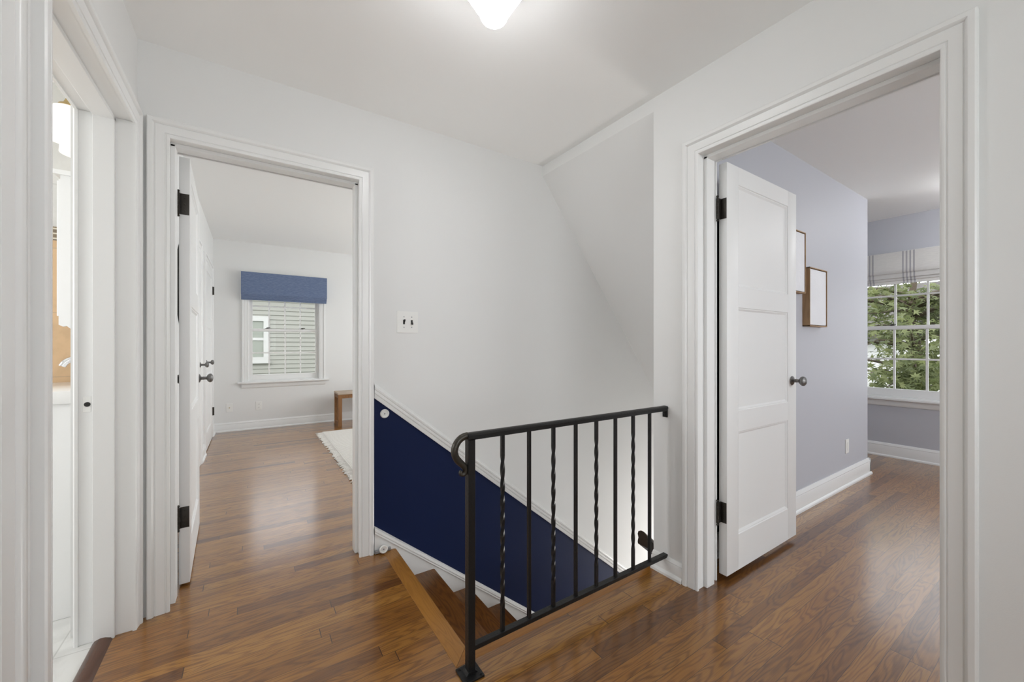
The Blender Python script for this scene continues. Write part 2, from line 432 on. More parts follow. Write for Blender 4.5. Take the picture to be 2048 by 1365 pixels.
# stairwell: sloping soffit, side wall, lower end
m = MB()
m.prism([(XR + .0006, 2.3715), (XR + 2.1, 2.375 - 2.1 * 1.2955), (XR + 2.1, 2.5), (XR2, 2.5), (XR2, 2.3735), (XR + .0006, 2.3735)], YS, YB, lambda u, v, d: (u, d, v))
m.box(XR + 2.1, 4.7, YS, YB, 2.375 - 2.1 * 1.2955, .3)
struct(m.build('ceiling_stair', M_wall), 'sloping white ceiling above the stairs', 'ceiling')
m = MB(); m.box(XR2, 4.6, 1.2, YS, -2.75, ZBR + .1); m.box(XR, XR2, 1.255, YS, -2.75, -.001)
struct(m.build('wall_stair', M_wall), 'white stairwell side wall carrying the dark handrail', 'wall')
m = MB(); m.box(.4, XR, 1.29, 1.325, -2.75, -.03)
struct(m.build('wall_stair_fascia', M_wall), 'white wall under the railing edge of the stairwell', 'wall')
m = MB(); m.box(4.5, 4.6, YS, YB, -2.75, -.2)
struct(m.build('wall_stair_foot', M_wall), 'white wall at the foot of the stairs', 'wall')
# far bedroom
m = MB(); wall_boxes(m, 'Y', 6.45, 6.62, -.55, 3.7, 0, ZA + .1, [(-.04, .845, .64, 2.10)])
struct(m.build('wall_bedroom_far', M_wall), 'white bedroom wall around the window with the blue shade', 'wall')
CLO = [(3.93, 4.78), (5.28, 6.13)]
m = MB(); wall_boxes(m, 'X', -.55, -.42, YB2, 6.45, 0, ZA + .1, [(a, b, 0, 2.06) for a, b in CLO])
m.box(-.62, -.55, 3.8, 6.4, 0, 2.2)
struct(m.build('wall_bedroom_left', M_wall), 'white bedroom wall with two closet doors', 'wall')
m = MB(); wall_boxes(m, 'X', 3.5, 3.62, YB2, 6.45, 0, ZA + .1, [(3.45, 5.35, .75, 2.1)])
struct(m.build('wall_bedroom_right', M_wall), 'white bedroom wall out of sight past the doorway', 'wall')
# blue room
m = MB(); m.box(XR2, 4.6, 1.19, 1.2, 0, ZBR); m.box(4.6, 4.612, 1.19, 2.35, 0, ZBR)
struct(m.build('wall_lavender', M_lav), 'lavender wall hung with two framed canvases', 'wall')
WB = (5.48, .497, 1.471)
m = MB(); wall_boxes(m, 'X', 5.48, 5.64, -2.7, 2.5, 0, ZBR + .1, [(.46, 1.508, .60, 2.06)])
m.box(4.6, 5.5, 2.34, 2.45, 0, ZBR)
struct(m.build('wall_lavender_far', M_lav), 'lavender wall around the window with the striped shade', 'wall')
m = MB(); wall_boxes(m, 'Y', -2.72, -2.6, XR2, 5.48, 0, ZBR + .1, [(2.5, 4.7, .75, 2.1)])
struct(m.build('wall_lavender_side', M_lav), 'lavender wall out of sight with an added window', 'wall')
m = MB(); wall_boxes(m, 'X', XR2, XR2 + .01, -2.6, 1.19, 0, ZBR, [(.25, 1.09, 0, 2.075)])
struct(m.build('wall_lavender_near', M_lav), 'lavender room side of the doorway wall', 'wall')
# bathroom
m = MB(); m.box(-2.3, XL2 - .04, 2.98, 3.1, 1.76, 2.55)
struct(m.build('wall_bathroom_back', M_greytile), 'pale tiled bathroom wall above the mosaic strip', 'wall')
m = MB(); wall_boxes(m, 'X', -2.4, -2.3, .4, 3.1, 0, 2.55, [(1.35, 2.45, 1.05, 2.15)])
struct(m.build('wall_bathroom_left', M_wall), 'bathroom wall out of sight with an opening added for light', 'wall')
m = MB(); m.box(-2.3, XL2, .4, .5, 0, 2.55)
struct(m.build('wall_bathroom_near', M_wall), 'bathroom wall out of sight beside the viewer', 'wall')
m = MB(); m.box(XL2 - .04, XL2, YB, 2.424, 0, 2.5); m.box(XL2 - .04, XL2, 2.424, 2.972, 0, 2.5)
struct(m.build('wall_bathroom_right', M_wall), 'bathroom wall carrying the cabinet and the vanity light', 'wall')
m = MB(); m.box(-2.3, XL2 - .04, 2.975, 3.1, 0, 1.69)
struct(m.build('wall_bathroom_tile', M_beige), 'beige tiled bathroom wall behind the basin', 'wall')
m = MB(); m.box(-2.3, XL2 - .04, 2.972, 3.1, 1.69, 1.76)
struct(m.build('trim_9', M_mosaic), 'brown mosaic strip along the top of the beige tile', 'tile strip')

# ------------------------------------------------------------------ trim: casings, jambs, baseboards
PROF = [(0, 0), (0, .009), (.004, .012), (.010, .0125), (.0125, .0095), (.015, .0095), (.017, .013), (.028, .0135),
        (.046, .0165), (.0475, .0135), (.050, .0135), (.052, .019), (.057, .0235), (.070, .0235), (.0745, .020), (.0755, 0)]
def casing(mb, fn, a0, a1, ztop, wl=1, wr=1, wt=1, z0=0, prof=PROF):
    """mitred door casing; fn(a, h, z): along the wall, out of the wall, up"""
    rows = []
    for u, h in prof:
        rows.append([fn(a0 - u * wl, h, z0), fn(a0 - u * wl, h, ztop + u * wt), fn(a1 + u * wr, h, ztop + u * wt), fn(a1 + u * wr, h, z0)])
    n = len(rows); vs = [p for r in rows for p in r]; fs = []
    for i in range(n - 1):
        for k in range(3): fs.append((4 * i + k, 4 * i + k + 1, 4 * i + k + 5, 4 * i + k + 4))
    for k in range(3): fs.append((k, k + 1, 4 * (n - 1) + k + 1, 4 * (n - 1) + k))
    fs.append(tuple(4 * i for i in range(n))); fs.append(tuple(4 * i + 3 for i in range(n - 1, -1, -1)))
    mb.add(vs, fs)
    return mb
def door_frame(name, label, fn, a0, a1, depth, ztop=2.05, stop=(.05, .112), **kw):
    """casing on the near face, jamb lining the opening, stop on the jamb; fn(a, h, z), h < 0 goes through the wall"""
    o = casing(MB(), fn, a0, a1, ztop, **kw).build(name, M_trim, smooth=35)
    struct(o, label, 'door frame')
    def b(mb, u0, u1, h0, h1, z0, z1):
        p, q = fn(u0, h0, z0), fn(u1, h1, z1)
        mb.box(*[f(p[i], q[i]) for i in range(3) for f in (min, max)], bev=.0015)
    j = MB()
    b(j, a0 - .026, a0 - .006, -depth - .002, .0085, 0, ztop + .006); b(j, a1 + .006, a1 + .026, -depth - .002, .0085, 0, ztop + .006)
    b(j, a0 - .026, a1 + .026, -depth - .002, .0085, ztop + .006, ztop + .026)
    j.build('jamb', M_trim, o)
    s = MB()
    b(s, a0 - .006, a0 + .011, -stop[1], -stop[0], 0, ztop); b(s, a1 - .011, a1 + .006, -stop[1], -stop[0], 0, ztop)
    b(s, a0 - .006, a1 + .006, -stop[1], -stop[0], ztop - .010, ztop + .006)
    s.build('door_stop', M_trim, o)
    c2 = casing(MB(), lambda a, h, z: fn(a, -depth - h, z), a0, a1, ztop, **kw).build('inner_casing', M_trim, o, smooth=35)
    return o
f_back = door_frame('trim_1', 'white moulded door frame on the back wall beside the navy panel', lambda a, h, z: (a, YB - h, z), -.295, .4875, YB2 - YB)
f_right = door_frame('trim_2', 'white moulded door frame around the doorway to the lavender room', lambda a, h, z: (XR - h, a, z), .2804, 1.0575, XR2 - XR + .01)
f_left = door_frame('trim_3', 'white moulded door frame around the bathroom doorway', lambda a, h, z: (XL + h, a, z), 1.365, 2.167, XL - XL2, 2.052, wr=.72)
m = MB(); casing(m, lambda a, h, z: (XL + h, a, z), .42, 1.112, 2.05, wr=1.3)
struct(m.build('trim_4', M_trim, smooth=35), 'white casing at the edge of the hall nearest the viewer', 'door frame')
m = MB(); m.box(XL, XL + .006, .40, 1.13, 0, 2.05)
o = m.build('door_5', M_door); struct(o, 'closed white closet door beside the viewer', 'door')
# strike plate and latch hole in the bathroom jamb
m = MB(); m.box(-.541, -.519, 2.1705, 2.173, .895, .955, bev=.0008); m.build('strike_plate', M_plate, f_left)
m = MB(); m.lathe([(0, 0), (.009, 0), (.009, .003), (0, .003)], 16, Matrix.Translation((-.528, 2.1702, .925)) @ Matrix.Rotation(R(90), 4, 'X')); m.build('latch_hole', M_black, f_left)

def base_prof(hh, t): return [(0, 0), (t + .012, 0), (t + .012, .012), (t + .006, .02), (t, .022), (t, hh * .74), (t - .003, hh * .80), (t - .001, hh * .84), (t - .005, hh * .9), (t - .012, hh), (0, hh)]
def baseboard(mb, fn, a0, a1, hh=.14, t=.018):
    mb.prism(base_prof(hh, t), a0, a1, lambda u, v, d: fn(d, u, v)); return mb
m = baseboard(MB(), lambda a, h, z: (XR - h, a, z), 1.134, YS, .088, .016)
struct(m.build('baseboard_right', M_trim, smooth=35), 'short white baseboard at the railing end of the hall wall', 'baseboard')
m = baseboard(MB(), lambda a, h, z: (a, 1.19 - h, z), XR2 + .1, 4.612 + .02); baseboard(m, lambda a, h, z: (4.612 + h, a, z), 1.172, 2.34)
struct(m.build('baseboard_lavender', M_trim, smooth=35), 'white baseboard under the lavender wall with canvases', 'baseboard')
m = baseboard(MB(), lambda a, h, z: (5.48 - h, a, z), -2.6, 2.34)
struct(m.build('baseboard_lavender_far', M_trim, smooth=35), 'white baseboard under the lavender window wall', 'baseboard')
m = baseboard(MB(), lambda a, h, z: (a, 6.45 - h, z), -.42, 3.5, .12)
struct(m.build('baseboard_bedroom', M_trim, smooth=35), 'white baseboard under the bedroom window', 'baseboard')
m = MB()
for a, b in ((4.856, 5.204), (6.206, 6.43)): baseboard(m, lambda d, h, z: (-.42 + h, d, z), a, b, .12)
struct(m.build('baseboard_bedroom_left', M_trim, smooth=35), 'white baseboard between the two closet doors', 'baseboard')

# chair rail and skirt board of the stair
XN0 = .566
def rake(mb, prof, x0, x1, z_at, y):
    """profile (v up, h out of wall) carried down the stair slope"""
    mb.prism(prof, x0, x1, lambda h, v, d: (d, y - h, z_at - SLOPE_V * (d - .559) + v)); return mb
SLOPE_V = .806
cr = [(0, 0), (.012, 0), (.014, .008), (.014, .026), (.020, .030), (.022, .040), (.020, .048), (.026, .052), (.028, .062), (.024, .070), (.012, .074), (.012, .082), (0, .084)]
m = rake(MB(), cr, XN0, 4.4, .866, YB)
struct(m.build('trim_5', M_trim, smooth=35), 'sloping white chair rail above the navy wall', 'chair rail')
m = MB()
m.prism([(XN0, 0), (XN0, .135), (3.9, .135 - SLOPE_V * (3.9 - XN0)), (3.9, -2.66), (3.5, -2.66), (SX - .03, -.30), (SX - .06, 0)], YB, YB - .018, lambda u, v, d: (u, d, v))
sk = [(0, -.012), (.020, -.012), (.026, -.004), (.024, .004), (.028, .010), (.026, .022), (.018, .028), (0, .030)]
m.prism([(h, v) for h, v in sk], XN0, 3.9, lambda h, v, d: (d, YB - h, .120 - SLOPE_V * (d - XN0) + v))
struct(m.build('trim_6', M_trim, smooth=35), 'white stair skirt board under the navy wall', 'skirt board')

# landing nosings, treads
m = MB()
ro = lambda w0, w1: [(w0, -.028), (w0, 0), (w1 - .012, 0), (w1 - .004, -.003), (w1, -.012), (w1 - .004, -.022), (w1 - .012, -.027)]
def mitre(mb, prof, fn):
    n = len(prof); a = [fn(u, v, 0) for u, v in prof]; b = [fn(u, v, 1) for u, v in prof]
    mb.add(a + b, [(i, (i + 1) % n, n + (i + 1) % n, n + i) for i in range(n)] + [tuple(range(n)), tuple(range(2 * n - 1, n - 1, -1))])
mitre(m, ro(.61, SX), lambda u, v, e: (u, (1.283 + (u - .61) + .0006) if e == 0 else YB - .019, v + .0012))
struct(m.build('trim_7', M_nose, smooth=30), 'oak nosing board across the top of the stairs', 'stair nosing')
m = MB()
mitre(m, ro(1.283, 1.359), lambda u, v, e: ((.61 + (u - 1.283) + .0006) if e == 0 else XR + .06, u, v + .0006))
struct(m.build('trim_8', M_nose_x, smooth=30), 'oak nosing strip under the iron railing', 'stair nosing')
st = empty('staircase', (SX, 1.8, 0)); struct(st, 'oak stairs descending along the navy wall', 'stairs')
for k in range(1, 14):
    z = -RISE * k; x1 = SX + RUN * k
    t = MB(); t.prism([(x1 - RUN - .03, -.027), (x1 - RUN - .03, 0), (x1 - .012, 0), (x1 - .003, -.004), (x1, -.0135), (x1 - .003, -.023), (x1 - .012, -.027)],
                      1.326, YB - .0185, lambda u, v, d: (u - SX, d - 1.8, z + v))
    t.build('tread', M_tread, st, smooth=30)
    t = MB(); t.box(x1 - RUN - .04 - SX, x1 - RUN - .024 - SX, 1.326 - 1.8, YB - .0185 - 1.8, z, z + RISE - .027)
    t.build('riser', M_trim, st)
m = MB(); m.prism([(-.512, 0), (-.505, .010), (-.49, .015), (-.476, .014), (-.460, .007), (-.455, 0)], 1.36, 2.168, lambda u, v, d: (u, d, v))
o = m.build('trim_10', M_thresh, smooth=40); struct(o, 'dark wooden threshold strip in the bathroom doorway', 'threshold')

# ------------------------------------------------------------------ doors
def leaf(mb, W, T, HH, st=.108, rails=((0, .185), (.70, .81), (1.335, 1.44), (1.955, None)), z0=0):
    """three-panel door: x 0..W from the hinge, y 0..T, both faces alike"""
    rs = [(a, HH if b is None else b) for a, b in rails]
    mb.box(0, st, 0, T, 0, HH, bev=.0012); mb.box(W - st, W, 0, T, 0, HH, bev=.0012)
    for a, b in rs: mb.box(st, W - st, .0003, T - .0003, a, b)
    for i in range(len(rs) - 1):
        za, zb = rs[i][1], rs[i + 1][0]
        steps = [(0, .0003), (.003, .004), (.007, .0045), (.016, .0105), (.018, .0105)]
        for side in (0, 1):
            loops = []
            for ins, dp in steps:
                y = dp if side == 0 else T - dp
                loops.append([(st + ins, y, za + ins), (W - st - ins, y, za + ins), (W - st - ins, y, zb - ins), (st + ins, y, zb - ins)])
            vs = [p for l in loops for p in l]; fs = []
            for q in range(len(loops) - 1):
                for k in range(4): fs.append((4 * q + k, 4 * q + (k + 1) % 4, 4 * q + 4 + (k + 1) % 4, 4 * q + 4 + k))
            L = 4 * (len(loops) - 1); fs.append((L, L + 1, L + 2, L + 3))
            mb.add(vs, fs)
    return mb
KN = [(0, 0), (.0265, 0), (.0265, .003), (.021, .007), (.012, .010), (.0095, .013), (.0095, .019), (.0115, .021), (.0095, .023), (.0095, .036), (.012, .039),
      (.021, .043), (.0262, .050), (.0275, .056), (.0255, .063), (.018, .069), (.008, .0715), (0, .072)]
def knob(parent, x, y, z, sign, s=1.0):
    o = MB().lathe([(r * s, q * s) for r, q in KN], 28, Matrix.Translation((x, y, z)) @ Matrix.Rotation(R(90 if sign < 0 else -90), 4, 'X')).build('door_knob', M_knob, parent, smooth=35)
    tag(o, 'dark pewter door knob'); return o
def hinge(parent, z, edge_x, y0, y1, pin, wing=None):
    """leaf of the hinge on the door edge, five knuckles and the pin with ball tips"""
    m = MB(); m.box(edge_x - .0018, edge_x + .001, y0, y1, z - .05, z + .05, bev=.0006)
    if wing: m.box(*wing, z - .05, z + .05)
    for k in range(5):
        a = z - .05 + k * .02
        m.lathe([(0, a + .0006), (.0062, a + .0006), (.0062, a + .0194), (0, a + .0194)], 14, Matrix.Translation((pin[0], pin[1], 0)))
    for sgn in (1, -1):
        b = z + sgn * .05
        m.lathe([(0, b), (.005, b), (.003, b + sgn * .003), (.006, b + sgn * .008), (.004, b + sgn * .013), (0, b + sgn * .014)], 12, Matrix.Translation((pin[0], pin[1], 0)))
    for q in (.030, 0, -.030):
        m.lathe([(0, 0), (.0038, 0), (.003, .0015), (0, .0015)], 10, Matrix.Translation((edge_x - .0016, (y0 + y1) / 2, z + q)) @ Matrix.Rotation(R(-90), 4, 'Y'))
    o = m.build('hinge', M_hinge, parent, smooth=35); tag(o, 'dark bronze butt hinge'); return o
# door to the lavender room: open ninety degrees, along +X
d = leaf(MB(), .768, .039, 2.013, rails=((0, .177), (.69, .794), (1.3115, 1.414), (1.925, None))).build('door_1', M_door, smooth=25)
d.location = (1.922, 1.018, .030)
struct(d, 'white three-panel door standing open into the lavender room', 'door')
knob(d, .712, 0, .916, -1); knob(d, .712, .039, .916, 1)
for z in (1.79, .305): hinge(d, z, 0, .002, .032, (-.026, .0325), (-.022, 0, .0285, .0315))
# door to the far bedroom: leaf along +Y, a little past square
d = leaf(MB(), .768, .040, 2.040).build('door_2', M_door, smooth=25)
d.location = (-.2475, 2.437, .012); d.rotation_euler = (0, 0, R(92.2))
struct(d, 'white three-panel door standing open into the room with the blue shade', 'door')
knob(d, .712, 0, .932, -1); knob(d, .712, .040, .932, 1)
for z in (1.815, .318): hinge(d, z, 0, .002, .036, (-.008, .042), (-.022, -.006, .0385, .0405))
# closet doors of the bedroom
for i, (a, b) in enumerate(CLO):
    d = leaf(MB(), b - a - .008, .035, 2.045).build('door_3' if i == 0 else 'door_4', M_door, smooth=25)
    d.rotation_euler = (0, 0, R(90))
    if i == 0: d.location = (-.405, a + .004, .01)
    else: d.location = (-.405, a + .004, .01)
    kx = (b - a - .008) - .055 if i == 0 else .055
    knob(d, kx, 0, .955, -1, .95)
    hx = 0 if i == 0 else b - a - .008
    for z in (1.815, .318):
        hm = MB()
        for k in range(5):
            q = z - .05 + k * .02; hm.lathe([(0, q + .0006), (.0062, q + .0006), (.0062, q + .0194), (0, q + .0194)], 12, Matrix.Translation((hx + (.006 if i else -.006), -.012, 0)))
        hm.box(hx - (.004 if i else .018), hx + (.018 if i else .004), -.010, -.0005, z - .05, z + .05)
        hm.build('hinge', M_hinge, d, smooth=35)
    struct(d, ('white closet door nearer the bedroom doorway' if i == 0 else 'white closet door nearer the bedroom window'), 'door')
    c = casing(MB(), lambda q, h, z: (-.42 + h, q, z), a - .002, b + .002, 2.06).build('trim_11' if i == 0 else 'trim_12', M_trim, smooth=35)
    struct(c, ('white casing of the closet door nearer the doorway' if i == 0 else 'white casing of the closet door nearer the window'), 'door frame')

# ------------------------------------------------------------------ windows (local: x right seen from inside, y outward, z up)
def window(name, label, M, W, z0, z1, zmeet, cols, rows, cas=.075, shade_z=None, outside_depth=.15):
    """double-hung sash window; W sash opening, glass rows per sash"""
    root = empty(name, M=M); struct(root, label, 'window')
    f = MB()
    f.box(-.035, 0, -.002, outside_depth, z0, z1 + .035); f.box(W, W + .035, -.002, outside_depth, z0, z1 + .035); f.box(-.035, W + .035, -.002, outside_depth, z1, z1 + .035)
    f.box(-.035, W + .035, .02, outside_depth + .03, z0 - .03, z0)
    f.box(0, .012, .03, .05, z0, z1); f.box(W - .012, W, .03, .05, z0, z1)
    f.build('window_frame', M_trim, root)
    c = casing(MB(), lambda a, h, z: (a, -h, z), 0, W, z1, z0=z0 - .02, wl=cas / .0755, wr=cas / .0755, wt=cas / .0755).build('casing', M_trim, root, smooth=35)
    s = MB(); s.prism([(.03, 0), (-.052, 0), (-.056, -.006), (-.056, -.020), (-.050, -.026), (.03, -.026)], -cas - .045, W + cas + .045, lambda u, v, d: (d, u, z0 - .012 + v))
    s.build('stool', M_trim, root, smooth=30)
    s = MB(); s.prism([(0, 0), (-.018, 0), (-.018, -.045), (-.010, -.060), (0, -.062)], -cas, W + cas, lambda u, v, d: (d, u, z0 - .038 + v)); s.build('apron', M_trim, root, smooth=30)
    def sash(y0, y1, za, zb, bot, top, nm):
        t = MB(); sw = .042
        t.box(0, sw, y0, y1, za, zb, bev=.002); t.box(W - sw, W, y0, y1, za, zb, bev=.002)
        t.box(sw, W - sw, y0, y1, za, za + bot, bev=.002); t.box(sw, W - sw, y0, y1, zb - top, zb, bev=.002)
        gw, gz0, gz1 = W - 2 * sw, za + bot, zb - top
        ym = (y0 + y1) / 2
        for k in range(1, cols):
            x = sw + gw * k / cols; t.box(x - .0085, x + .0085, ym - .008, ym + .008, gz0, gz1)
        for k in range(1, rows):
            z = gz0 + (gz1 - gz0) * k / rows; t.box(sw, W - sw, ym - .0075, ym + .0075, z - .0085, z + .0085)
        o = t.build(nm, M_wsash, root)
        g = MB(); g.box(sw - .004, W - sw + .004, ym - .002, ym + .002, gz0 - .004, gz1 + .004); g.build('pane', M_glass, o)
    sash(.095, .130, zmeet - .022, z1, .032, .045, 'upper_sash')
    sash(.055, .092, z0, zmeet + .018, .075, .036, 'lower_sash')
    for fx in (.25, .75):
        k = MB(); x = W * fx
        k.box(x - .028, x + .028, .058, .088, zmeet + .018, zmeet + .024, bev=.002); k.lathe([(0, 0), (.012, 0), (.012, .008), (.006, .012), (0, .012)], 14, Matrix.Translation((x, .073, zmeet + .024)))
        k.tube([(x, .073, zmeet + .032), (x + .022, .060, zmeet + .034), (x + .036, .052, zmeet + .031)], [.005, .0045, .004], 8)
        q = k.build('sash_lock', M_hinge, root, smooth=35); tag(q, 'dark metal sash lock')
    return root
ID = Matrix.Translation
Wa = window('window_1', 'white sash window under the blue roman shade', ID((-.030, 6.45, 0)), .865, .665, 2.06, 1.362, 4, 2, cas=.082)
Mb = Matrix.Translation((5.48, 1.498, 0)) @ Matrix.Rotation(R(-90), 4, 'Z')
Wb = window('window_2', 'white sash window under the striped shade with tree outside', Mb, 1.03, .625, 2.03, 1.333, 4, 2, cas=.06)
window('window_3', 'bright bedroom window out of sight past the doorway', Matrix.Translation((3.5, 5.315, 0)) @ Matrix.Rotation(R(-90), 4, 'Z'), 1.83, .80, 2.06, 1.42, 4, 2)
window('window_4', 'lavender room window out of sight, added for light', Matrix.Translation((4.665, -2.6, 0)) @ Matrix.Rotation(R(180), 4, 'Z'), 2.13, .80, 2.06, 1.42, 6, 2)  # unseen window put in to carry the lavender room fill
window('window_5', 'hall window added behind the viewer for light', Matrix.Translation((1.465, -1.58, 0)) @ Matrix.Rotation(R(180), 4, 'Z'), 1.53, .95, 2.06, 1.5, 4, 2)  # unseen window put in to carry the hall fill

# ------------------------------------------------------------------ roman shades
def roman(name, label, M, x0, x1, ztop, zbot, m, folds, depth=.03):
    root = empty(name, M=M); tag(root, label, 'window shade')
    n = len(folds)
    f0 = folds[-1]
    p = MB(); zp = zbot + f0
    p.prism([(-.088, ztop), (-.084, ztop), (-.083, zp + .03), (-.080, zp + .006), (-.085, zp), (-.091, zp + .008), (-.089, zp + .035)], x0, x1, lambda u, v, d: (d, u, v))
    for x in (x0, x1 - .003): p.box(x, x + .003, -.085, -.026, ztop - .30, ztop)
    p.build('fabric_panel', m, root, smooth=50)
    h = MB(); h.box(x0 + .01, x1 - .01, -.083, -.0255, ztop - .035, ztop + .003, bev=.002); h.build('headrail', M_plate, root)
    for k, up in enumerate((0,) + tuple(folds[:-1])):
        y = -.050 - .013 * k
        f = MB(); zb = zbot + up; zt = min(zbot + f0 + .05, zb + .12)
        f.prism([(y + .003, zt), (y - .001, zt), (y - .003, zb + .02), (y - .002, zb + .004), (y + .004, zb), (y + .008, zb + .006), (y + .004, zb + .02)], x0 + .002, x1 - .002, lambda u, v, d: (d, u, v))
        f.build('fold', m, root, smooth=50)
    return root
roman('roman_shade', 'blue linen roman shade half raised over the white sash window', ID((0, 6.45, 0)), -.118, .930, 2.137, 1.762, M_blue, (.022, .045, .068))
roman('roman_shade', 'cream striped roman shade over the window with tree outside', Mb, -.05, 1.08, 2.085, 1.768, M_stripe, (.030, .055, .105))

# ------------------------------------------------------------------ iron railing
RY = 1.236
rail = empty('stair_railing', (.641, RY, 0)); tag(rail, 'black wrought iron railing with twisted bars around the stairwell', 'railing')
def L(v): return (v[0] - .641, v[1] - RY, v[2])
TR = Matrix.Translation((-.641, -RY, 0))
m = MB(); m.box(.641 - .0135, .641 + .0135, RY - .0135, RY + .0135, .006, .826, bev=.0012, M=TR); m.build('newel_post', M_iron, rail)
m = MB(); m.box(.601, .677, RY - .040, RY + .036, 0, .007, bev=.0012, M=TR)
m.prism([(-.022, 0), (-.0135, .009), (.0135, .009), (.022, 0)], -.016, .016, lambda u, v, d: (u, d, .007 + v))
for sx in (-1, 1):
    for sy in (-1, 1): m.lathe([(0, .007), (.0055, .007), (.0045, .010), (0, .0105)], 12, Matrix.Translation((sx * .028 - .002, sy * .028 - .002, 0)))
m.build('base_plate', M_iron, rail)
m = MB(); xe = XR - .004
m.prism([(-.0135, .822), (.0135, .822), (.0135, .8335), (.0185, .8345), (.0185, .839), (.0135, .8445), (.005, .847), (-.005, .847), (-.0135, .8445), (-.0185, .839), (-.0185, .8345), (-.0135, .8335)],
        .626, xe, lambda u, v, d: (d - .641, u, v))
m.build('handrail', M_iron, rail, smooth=40)
# lamb's tongue scroll at the newel
P = [(.630, .837), (.618, .8355), (.603, .829), (.590, .816), (.582, .799), (.581, .782), (.587, .765), (.598, .751), (.610, .739), (.619, .728), (.6225, .717), (.620, .708), (.613, .704), (.6055, .707), (.604, .713), (.607, .7175)]
def smooth_path(p, n=4):
    out = []
    for i in range(len(p) - 1):
        p0, p1, p2, p3 = p[max(i - 1, 0)], p[i], p[i + 1], p[min(i + 2, len(p) - 1)]
        for k in range(n):
            t = k / n
            out.append(tuple(.5 * (2 * b + (c - a) * t + (2 * a - 5 * b + 4 * c - d) * t * t + (3 * b - a - 3 * c + d) * t ** 3) for a, b, c, d in zip(p0, p1, p2, p3)))
    return out + [p[-1]]
sp = smooth_path(P); n = len(sp)
rr = [(.0125 if i < n * .45 else .0125 - .0070 * (i - n * .45) / (n * .55)) for i in range(n)]
o = MB().tube([(x - .641, 0, z) for x, z in sp], rr, 12).build('scroll', M_iron_worn, rail, smooth=60); tag(o, 'worn iron scroll end')
m = MB(); m.box(.641 + .0133 - .641, xe - .641, -.0125, .0125, .082, .0985, bev=.0012); m.build('bottom_rail', M_iron, rail)
for zt, wd in ((.822, .013), (.082, .0125)):
    b = MB(); b.box(xe - .004 - .641, XR + .0005 - .641, -wd, wd, zt - .033, zt + .024 if zt > .5 else zt + .0165, bev=.0015)
    b.lathe([(0, 0), (.006, 0), (.0045, .0025), (0, .003)], 12, Matrix.Translation((xe - .004 - .641, 0, zt - .018)) @ Matrix.Rotation(R(-90), 4, 'Y'))
    b.build('wall_bracket', M_iron, rail, smooth=35)
def twisted(z0, z1, t0, t1, hw, pitch):
    zs = [z0, t0] + [t0 + (t1 - t0) * i / 96 for i in range(1, 96)] + [t1, z1]
    vs, fs = [], []
    for z in zs:
        a = R(90) * (min(max(z, t0), t1) - t0) / pitch
        for k in range(4):
            q = R(45 + 90 * k) + a; vs.append((hw * 1.414 * math.cos(q), hw * 1.414 * math.sin(q), z))
    for i in range(len(zs) - 1):
        for k in range(4): fs.append((4 * i + k, 4 * i + (k + 1) % 4, 4 * i + 4 + (k + 1) % 4, 4 * i + 4 + k))
    fs += [(0, 1, 2, 3), tuple(4 * (len(zs) - 1) + k for k in (3, 2, 1, 0))]
    m = MB(); m.add(vs, fs); return m
tw = twisted(.098, .8225, .185, .745, .0064, .0622)
proto_t = proto_p = None
for k in range(8):
    x = .775 + .1212 * k
    if k % 2 == 0:
        if proto_t is None: o = proto_t = tw.build('baluster', M_iron, rail, smooth=40)
        else: o = proto_t.copy(); C.objects.link(o); o.parent = rail
        tag(o, 'twisted square iron baluster')
    else:
        if proto_p is None:
            mm = MB(); mm.box(-.0064, .0064, -.0064, .0064, .098, .8225, bev=.0008); o = proto_p = mm.build('baluster', M_iron, rail)
        else: o = proto_p.copy(); C.objects.link(o); o.parent = rail
        tag(o, 'plain square iron baluster')
    o.location = (x - .641, 0, 0)

# dark wooden handrail on the stairwell side wall
hr = empty('stair_handrail', (1.747, 1.375, .118)); tag(hr, 'dark wooden handrail starting behind the railing at the stairwell edge', 'handrail')
sec = [(-.030, -.040), (.030, -.040), (.032, -.030), (.027, -.006), (.032, .012), (.027, .028), (.010, .038), (-.010, .038), (-.027, .028), (-.032, .012), (-.027, -.006), (-.032, -.030)]
m = MB(); m.prism(sec, 0, 2.6, lambda u, v, d: (d, u, v - SLOPE * d)); m.build('rail', M_dark_wood, hr, smooth=35)
for x in (.13, 1.2, 2.3):
    b = MB(); z = -SLOPE * x
    b.tube([(x, 0, z - .038), (x, 0, z - .06), (x, -.02, z - .08), (x, -.064, z - .083)], .006, 10)
    b.lathe([(0, 0), (.024, 0), (.022, .005), (0, .006)], 18, Matrix.Translation((x, -.068, z - .083)) @ Matrix.Rotation(R(-90), 4, 'X'))
    b.build('bracket', M_steel, hr, smooth=40)

# ------------------------------------------------------------------ hall ceiling lamp
lamp = empty('ceiling_lamp', (.668, 1.118, ZC)); tag(lamp, 'glowing white schoolhouse globe lamp on the hall ceiling', 'lamp')
MB().lathe([(0, 0), (.135, 0), (.135, -.012), (.128, -.022), (.118, -.026), (.116, -.078), (.108, -.082), (.106, -.074), (.02, -.040), (0, -.040)], 32).build('canopy', M_plate, lamp, smooth=40)  # unseen canopy made wide and deep to keep lamp light off the ceiling
MB().lathe([(.050, -.036), (.052, -.046), (.072, -.058), (.094, -.076), (.103, -.094), (.101, -.110), (.091, -.126), (.078, -.146), (.062, -.172), (.047, -.190),
            (.0455, -.195), (.0455, -.203), (.041, -.211), (.032, -.219), (.018, -.2245), (0, -.226)], 40).build('glass_globe', M_globe, lamp, smooth=60)

